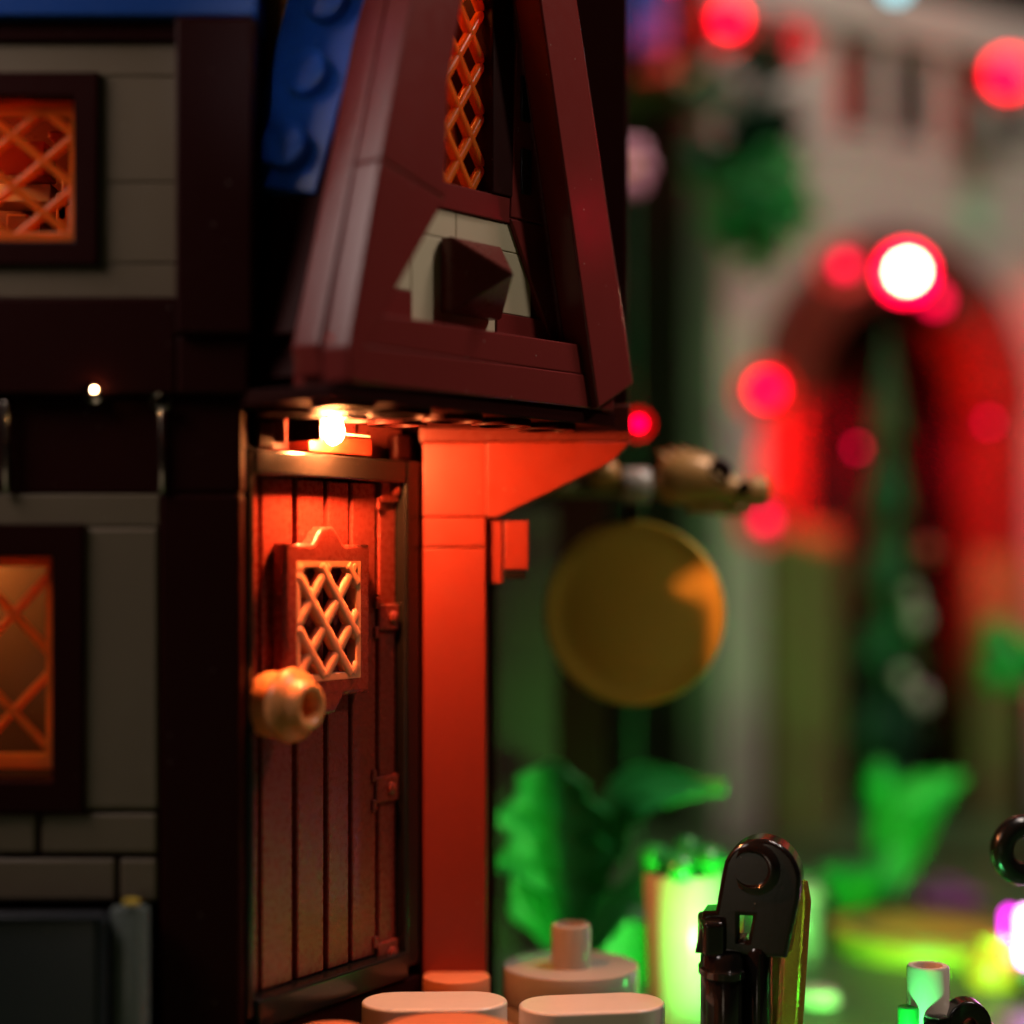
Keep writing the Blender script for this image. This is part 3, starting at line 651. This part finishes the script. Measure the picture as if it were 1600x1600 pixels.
# wall with the arched opening
Wr = 20.0
slits = []
for i in range(9):
    sx = cs(1334, 110)[0] + 1.66 * i; slits.append(sx)
zA = cs(1334, 205)[1]; zB = cs(1334, 52)[1]
arch_loop = [(a1, -.2 + .2)] + [(arx + arr * math.cos(math.radians(t)), zs + arr * math.sin(math.radians(t))) for t in range(0, 181, 9)] + [(a0, 0)]
prism('wall_face', cw, FC, [(0.0, 0)] + [(a0, 0)] + [p for p in arch_loop[::-1][1:-1]] + [(a1, 0), (Wr, 0), (Wr, zA), (0, zA)], 0, .8, 'castle', 0)
xs = [0.0] + [v for s_ in slits for v in (s_ - .48, s_ + .62)] + [Wr]
for i in range(0, len(xs) - 1, 2):
    box('merlon', cw, FC, (xs[i] + .01, -.03, zA + .004), (xs[i + 1] - .01, .22, zB), 'castle', .03)
for s_ in slits[:1] + slits[2:3]: box('red_glow_strip', cw, FC, (s_ - .4, .24, zA + .01), (s_ + .05, .5, zB - .3), 'redbrick', .03)  # red strips stand in for the red glow inside the slits
box('cornice', cw, FC, (-.2, -.25, zB + .004), (Wr, .9, ZTOP), 'castle', .05)
box('string_course', cw, FC, (cs(1190, 300)[0], -.05, zA - .5), (Wr, 0, zA - .35), 'castle', .02)
for i in range(7):
    s_ = cs(1500, 340)[0] if i == 0 else a1 - 1.6 + i * 2.4
    box('buttress', cw, FC, (s_, -.14, zs + arr * 1.08 if i == 0 else 0), (s_ + .8, 0, cs(1500, 300)[1]), 'sand' if i % 2 == 0 else 'castle', .04)
box('shade_backing', cw, FC, (.01, .81, 0.0), (a0 - .05, 1.2, ZTOP - .1), 'castledark', 0); box('shade_backing', cw, FC, (a0 - .04, 1.6, zs + arr + .1), (Wr, 1.9, ZTOP - .1), 'black', 0); box('slit_roof', cw, FC, (a0 - .04, .91, ZTOP - .3), (Wr, 1.9, ZTOP - .05), 'castledark', 0)  # dark sheets put the shade behind the wall into the colour
# gateway
gt = part('gateway', castle, FC @ Vector((arx, 0, 0)))
def arch_piece(name, r0, r1, t0, t1, k0, k1, mat):
    A = [(arx + r1 * math.cos(math.radians(t0 + (t1 - t0) * i / 6)), zs + r1 * math.sin(math.radians(t0 + (t1 - t0) * i / 6))) for i in range(7)]
    B = [(arx + r0 * math.cos(math.radians(t1 + (t0 - t1) * i / 6)), zs + r0 * math.sin(math.radians(t1 + (t0 - t1) * i / 6))) for i in range(7)]
    prism(name, gt, FC, A + B, k0, k1, mat, .03)
for i in range(6): arch_piece('arch_stone', arr * .66, arr * 1.04, i * 30 + .6, i * 30 + 29.4, -.4, .9, 'brown')
box('gate_jamb', gt, FC, (a0 - .06, -.3, 0), (a0 + .30 * arr, .9, zs), 'brown', .05); box('gate_jamb', gt, FC, (a1 - .30 * arr, -.3, 0), (a1 + .06, .9, zs), 'brown', .05)
zz = cs(1260, 822)[1]
for i in range(3):
    s_ = a0 + .05 + i * .62
    box('gate_plank', gt, FC, (s_, -.5, 0), (s_ + .58, -.32, zz), 'olive', .04)  # olive holds the green light falling on brown
for i in range(3):
    s_ = a1 - .6 - i * .62
    box('gate_plank', gt, FC, (s_, -.5, 0), (s_ + .58, -.32, zz - .6), 'olive', .04)  # olive again carries the green light on brown
box('gate_depth', gt, FC, (a0, 2.6, 0), (a1, 2.8, zs + arr), 'black', 0); box('gate_side', gt, FC, (a1 + .01, .9, 0), (a1 + .3, 2.6, zs + arr), 'black', 0); box('gate_side', gt, FC, (a0 - .3, .9, 0), (a0 - .01, 2.6, zs + arr), 'black', 0)
# side wall towards the house, its shade set in the dark colour
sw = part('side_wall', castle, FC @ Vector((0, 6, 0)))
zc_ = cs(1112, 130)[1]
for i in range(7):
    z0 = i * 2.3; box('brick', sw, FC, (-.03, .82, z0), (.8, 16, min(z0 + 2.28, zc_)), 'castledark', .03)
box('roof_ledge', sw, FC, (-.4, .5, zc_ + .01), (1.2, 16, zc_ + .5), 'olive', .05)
# little turret on the ledge: blue piece in a red glow
tq = at(1010, 30, 37); tr = root('blue_roof_block', tuple(tq - Vector((0, 0, .6))), 'dark blue block on the castle ledge in red light', 'toy brick')
box('block', tr, T(tq), (-.42, -.4, -.7), (.42, .4, 1.2), 'blue', .05); box('cap', tr, T(tq), (-.55, -.5, 1.21), (.55, .5, 1.5), 'blue', .05)
box('red_block', tr, T(tq), (-.2, .55, -1.0), (.62, 1.2, 1.6), 'redbrick', .05)
# ivy hanging at the castle corner: rounded leaf clumps, each leaf a face of its own
iv = root('ivy', tuple(Vector((at(1170, 250, 36).x, 36, 0))), 'dark green ivy clumps climbing the castle corner', 'ivy')
rng = random.Random(3)
def clump(px, py, d, r, n, mat, nm='leaf_clump'):
    d -= .6; r *= 1.25; n *= 2
    bm = bmesh.new(); c = at(px, py, d)
    for i in range(n):
        v = Vector((rng.gauss(0, 1), rng.gauss(0, 1), rng.gauss(0, 1))).normalized() * r * rng.uniform(.5, 1)
        s_ = r * rng.uniform(.28, .5); R = Matrix.Rotation(rng.uniform(0, 6.28), 3, 'Z') @ Matrix.Rotation(rng.uniform(-1.2, 1.2), 3, 'X')
        q_ = [bm.verts.new(v + R @ Vector(k)) for k in ((-s_, 0, 0), (-.5 * s_, .6 * s_, .1 * s_), (.5 * s_, .6 * s_, .1 * s_), (s_, 0, 0), (.5 * s_, -.6 * s_, .1 * s_), (-.5 * s_, -.6 * s_, .1 * s_))]
        bm.faces.new(q_)
    bmesh.ops.solidify(bm, geom=bm.faces[:], thickness=.05)
    return from_bm(nm, bm, M[mat], iv, T(c))
for a in ((1110, 150, 36.5, .42, 26, 'sand'), (1100, 245, 36.3, .45, 26, 'sand'), (1150, 230, 36, .5, 30, 'dgreen'), (1140, 285, 36, .55, 30, 'ivy'), (1205, 280, 35.6, .55, 34, 'ivy'), (1215, 330, 35.4, .55, 34, 'ivy'), (1185, 365, 35.4, .62, 40, 'ivy'), (1165, 345, 35.8, .6, 30, 'ivy'), (1190, 90, 36.6, .5, 30, 'dgreen'), (1200, 205, 36.3, .55, 30, 'dgreen')): clump(*a)
st = root('stone_urn', tuple(at(1210, 150, 36.4)), 'pale stone urn shape between the ivy clumps on the castle corner', 'urn')
lathe('urn', st, T(at(1205, 160, 36.4)), [(0, -.5), (.35, -.45), (.62, -.1), (.66, .1), (.5, .4), (.55, .5), (0, .5)], 'castle', 28); lathe('urn_foot', st, T(at(1205, 160, 36.4)), [(.3, -.7), (.25, -.5), (0, -.5)], 'castle', 20)
pf = root('pink_flower', tuple(at(1003, 262, 30)), 'small pink blossom beside the gable edge', 'flower')
for i in range(6):
    a = i * math.pi / 3; lathe('petal', pf, T(at(984, 262, 30) + Vector((.2 * math.cos(a), 0, .32 * math.sin(a)))) @ TO_CAM, [(0, -.1), (.16, -.05), (.2, .03), (.1, .1), (0, .11)], 'pink', 16)
lathe('flower_heart', pf, T(at(984, 262, 30)) @ TO_CAM, [(.1, -.1), (.12, .1), (0, .16)], 'yellow', 16)
lathe('stalk', pf, T((at(990, 262, 30.4).x, 30.4, 0)), [(.06, 0), (.05, at(0, 262, 30.4).z)], 'dgreen', 10)
# low wall and dark post between the houses
lw = root('garden_wall', (at(800, 1400, 27).x, 27, 0), 'brownish grey garden wall behind the brown pillar', 'wall')
for i in range(6):
    wx = -1.2
    for wd in ((.82, .82, 1.22), (.42, 1.22, 1.22))[i % 2]:
        box('brick', lw, T((at(700, 0, 27).x, 27, 0)), (wx, 0, i * 1.14), (wx + wd - .012, .7, i * 1.14 + 1.128), 'earth', .02); wx += wd
po = root('timber_post', (at(905, 1400, 28).x, 28, 0), 'dark timber post standing behind the gong', 'post')
box('post', po, T((at(905, 0, 28).x, 28, 0)), (-.42, 0, 0), (.42, .8, at(0, 700, 28).z), 'dark', .05); box('cap', po, T((at(905, 0, 28).x, 28, at(0, 700, 28).z)), (-.55, -.1, .004), (.55, .9, .35), 'dark', .05)
# snow dusted fir before the gateway
fp = at(1385, 1250, 34); fir = root('fir_tree', (fp.x, 34, 0), 'dark green toy fir with snow patches before the gateway', 'fir tree')
zt = at(0, 560, 34).z
lathe('trunk', fir, T((fp.x, 34, 0)), [(.22, 0), (.16, 2.0)], 'dark', 14)
for i in range(6):
    f = i / 6; zz_ = 1.2 + (zt - 1.2) * f; r = .85 - .55 * f
    bm = bmesh.new(); n = 18; hgt = (zt - 1.2) / 6 * 1.5
    top = bm.verts.new((0, 0, hgt)); rim = [bm.verts.new((r * (1 if k % 2 else .72) * math.cos(2 * math.pi * k / n), r * (1 if k % 2 else .72) * math.sin(2 * math.pi * k / n), -.12 if k % 2 else .1)) for k in range(n)]; low = bm.verts.new((0, 0, .15))
    for k in range(n): bm.faces.new((rim[k], rim[(k + 1) % n], top)); bm.faces.new((rim[(k + 1) % n], rim[k], low))
    from_bm('crown_tier', bm, M['dgreen'], fir, T((fp.x, 34, zz_)), 20)
for px, py, r in ((1425, 930, .22), (1432, 965, .26), (1412, 1060, .22), (1440, 1090, .26)):
    lathe('snow_patch', fir, T(at(px, py, 33.4)) @ TO_CAM @ RX(-30), [(r, -.06), (r * .9, .03), (r * .5, .1), (0, .12)], 'castle', 18, sx=.75)
for px, py, r in ((1450, 860, .2),):
    lathe('bauble', fir, T(at(px, py, 33.2)), [(0, -r), (r * .7, -r * .7), (r, 0), (r * .7, r * .7), (0, r)], 'redbrick', 20)
bu = root('round_bush', (at(1600, 1040, 34).x, 34, 0), 'green rounded bush beside the gateway', 'bush')
lathe('trunk', bu, T((at(1600, 1040, 34).x, 34, 0)), [(.2, 0), (.16, at(0, 1080, 34).z)], 'dark', 12)
for i in range(9):
    v = Vector((rng.uniform(-.6, .6), rng.uniform(-.5, .5), rng.uniform(-.5, .5))); lathe('leaf_ball', bu, T(at(1600, 1030, 34) + v), [(0, -.36), (.25, -.28), (.36, 0), (.25, .28), (0, .36)], 'green', 14)
# ground clutter in the courtyard
yd = root('yellow_plate', (at(1450, 1500, 27).x, 27, 0), 'yellow round plate lying in the courtyard', 'toy brick')
lathe('plate', yd, T((at(1450, 1500, 27.5).x, 27.5, 0)), rcyl(1.5, 0, .32, .05), 'yellow', 60); lathe('plate_rim', yd, T((at(1450, 1500, 27.5).x, 27.5, .321)), [(1.2, 0), (1.2, .04), (1.0, .05), (1.0, 0)], 'olive', 60)
ob_ = root('orange_jar', (at(1555, 1500, 25).x, 25, 0), 'orange jar beside the magenta lamp', 'jar')
pj = at(1555, 1475, 25); lathe('jar', ob_, T((pj.x, 25, 0)), [(0, 0), (.36, 0), (.42, .15), (.40, pj.z - .2), (.28, pj.z), (0, pj.z)], 'orange', 32); lathe('lid', ob_, T((pj.x, 25, pj.z)), rcyl(.25, 0, .12, .03), 'gold', 28)
mp_ = root('purple_block', (at(1480, 1420, 30).x, 30, 0), 'dull purple block behind the yellow plate', 'toy brick')
box('block', mp_, T((at(1480, 0, 30).x, 30, 0)), (-.5, -.4, 0), (.5, .4, at(0, 1410, 30).z + .2), 'magenta', .05); lathe('stud', mp_, T((at(1480, 0, 30).x, 30, at(0, 1410, 30).z + .2)), rcyl(.24, 0, .17, .02), 'magenta', 24)
for i, (px, py, d, r) in enumerate(((1205, 1470, 28, .5), (1330, 1420, 29, .4))):
    p = at(px, py, d); o = root('shrub', (p.x, d, 0), ('low dark green shrub behind the black arm', 'low dark green shrub below the broad leaf')[i], 'shrub')
    for k in range(7):
        a = k * .9; leaf('leaf', o, [Vector((p.x, d, .1)), Vector((p.x + r * .5 * math.cos(a), d + r * .5 * math.sin(a), .7)), Vector((p.x + r * 1.3 * math.cos(a), d + r * 1.3 * math.sin(a), 1.0))], [.1, .28, .05], 'green')

# ================================================================== small lamps
def led(px, py, d, r, mat, label, group=None, name='led_lamp', tall=1, cup=0, ring=False):
    p = at(px, py, d); o = root(name, tuple(p), label, 'lamp', group)
    lathe('bulb', o, T(p) @ (TO_CAM if tall == 1 else I4), [(0, -r * tall), (r * .7, -r * (tall - .3)), (r, -r * (tall - 1)), (r, r * (tall - 1)), (r * .9, r * (tall - .5)), (r * .5, r * (tall - .1)), (0, r * tall)], mat, 24)
    lathe('holder', o, T(p) @ (TO_CAM if tall == 1 else I4), [(0, -r * (tall + 1.2)), (r * 1.1, -r * (tall + 1.2)), (r * 1.1, -r * (tall + .1)), (0, -r * (tall + .1))], 'black', 20)
    if cup: lathe('backing_cup', o, T(p) @ TO_CAM, [(0, -r * 2.9), (cup * .5, -r * 2.9), (cup, -r * 1.4), (cup * .98, -r * 1.3), (cup * .5, -r * 2.5), (0, -r * 2.5)], 'redbrick', 28)  # cup added to block the wall behind and deepen the red
    if ring: lathe('glow_rim', o, T(p) @ TO_CAM, [(r * 1.3, -r), (r * 2.4, -r), (r * 2.4, -r * .6), (r * 1.3, -r * .6), (r * 1.3, -r)], 'redring', 28)  # glowing ring added for the red rim of the blurred disc
    return o
def beam(o, p, target, power, col, deg, size=.12):       # the light a small lamp throws
    l = bpy.data.lights.new('lamp_light', 'SPOT'); l.energy = power; l.color = col; l.spot_size = math.radians(deg); l.spot_blend = .5; l.shadow_soft_size = size
    b = bpy.data.objects.new('lamp_light', l); C.objects.link(b)
    place(b, T(p) @ (Vector(target) - Vector(p)).to_track_quat('-Z', 'Y').to_matrix().to_4x4(), o)
G_ = 'red lamps on the castle front'
led(1418, 424, 35.5, .19, 'redhot', 'brightest lamp, white-hot with a red rim, at the crown of the arch', G_, ring=True)
led(1320, 414, 34.5, .16, 'reddim', 'dim red lamp on the shoulder of the arch', G_, cup=0.55)
led(1198, 608, 34.0, .24, 'red', 'round red lamp at the springing of the arch by the pale pilaster', G_, cup=0.55)
led(1140, 30, 36.5, .24, 'red', 'round red lamp above the ivy at the castle corner', G_, cup=0.55)
led(1240, 60, 37.0, .14, 'reddim', 'dim red lamp between the first slit windows', G_, cup=0.55)
led(1575, 115, 40.0, .36, 'red', 'round red lamp hung before the slit windows', G_, cup=0.55)
led(1462, 468, 36.2, .18, 'reddim', 'dim red lamp just below the white-hot lamp', G_)
led(998, 662, 23.0, .09, 'red', 'small red lamp above the golden arm', G_, cup=0.22)
led(1196, 812, 34.0, .16, 'reddim', 'dim red lamp low on the gate jamb', G_, cup=0.55)
led(1400, -20, 36.0, .2, 'cyan', 'pale cyan lamp on the castle cornice', 'white and cyan lamps')
led(1578, 1452, 25.0, .10, 'magled', 'magenta glowing lamp beside the orange jar', 'magenta lamps', tall=3)
led(1606, 1465, 24.5, .14, 'magwhite', 'white-hot magenta lamp under the black ring', 'magenta lamps', tall=3)
GR = (.15, 1, .14)
g1 = led(1160, 1540, 20.6, .10, 'greenled', 'green lamp hidden behind the black arm', 'green lamps'); p = at(1160, 1510, 20.8); beam(g1, p, at(975, 1400, 24), 470, GR, 94)
g2 = led(1330, 1690, 20.5, .10, 'greenled', 'green lamp low on the ground beside the hollow post', 'green lamps'); p = at(1330, 1660, 20.6); beam(g2, p, at(1240, 1440, 26), 1700, GR, 100)
g3 = led(1480, 1640, 22.0, .10, 'greenled', 'green lamp on the ground before the yellow plate', 'green lamps'); p = at(1480, 1620, 22.2); beam(g3, p, at(1440, 1200, 33), 1500, GR, 70)
RD = (1, .0, .02)
r1 = led(1340, 700, 33.2, .07, 'reddim', 'faint red lamp before the gate jamb', G_); p = at(1360, 640, 34.6); beam(r1, p, at(1272, 730, 39), 8000, RD, 44)
r2 = led(1545, 660, 34.0, .07, 'reddim', 'faint red lamp at the far side of the gateway', G_); p = at(1530, 640, 36.0); beam(r2, p, at(1590, 720, 41), 7000, RD, 80)
r3 = led(1050, -30, 34.0, .07, 'reddim', 'faint red lamp over the blue roof block', G_); beam(r3, at(1050, -20, 34.5), at(1010, 60, 37.5), 250, RD, 90)
g4 = led(1400, 1735, 18.6, .08, 'greenled', 'green lamp on the ground in front of the hollow post', 'green lamps'); beam(g4, at(1405, 1690, 18.5), at(1450, 1540, 19.4), 200, (.1, 1, .25), 45, .05)
rl = led(1931, 190, 21.2, .10, 'redring', 'slim red lamp on a tall stalk beyond the gable, mirrored in its board', G_, tall=5)
lathe('stalk', rl, T((at(1931, 190, 21.2).x, 21.2, 0)), [(.06, 0), (.05, at(1931, 190, 21.2).z - .62)], 'black', 10)
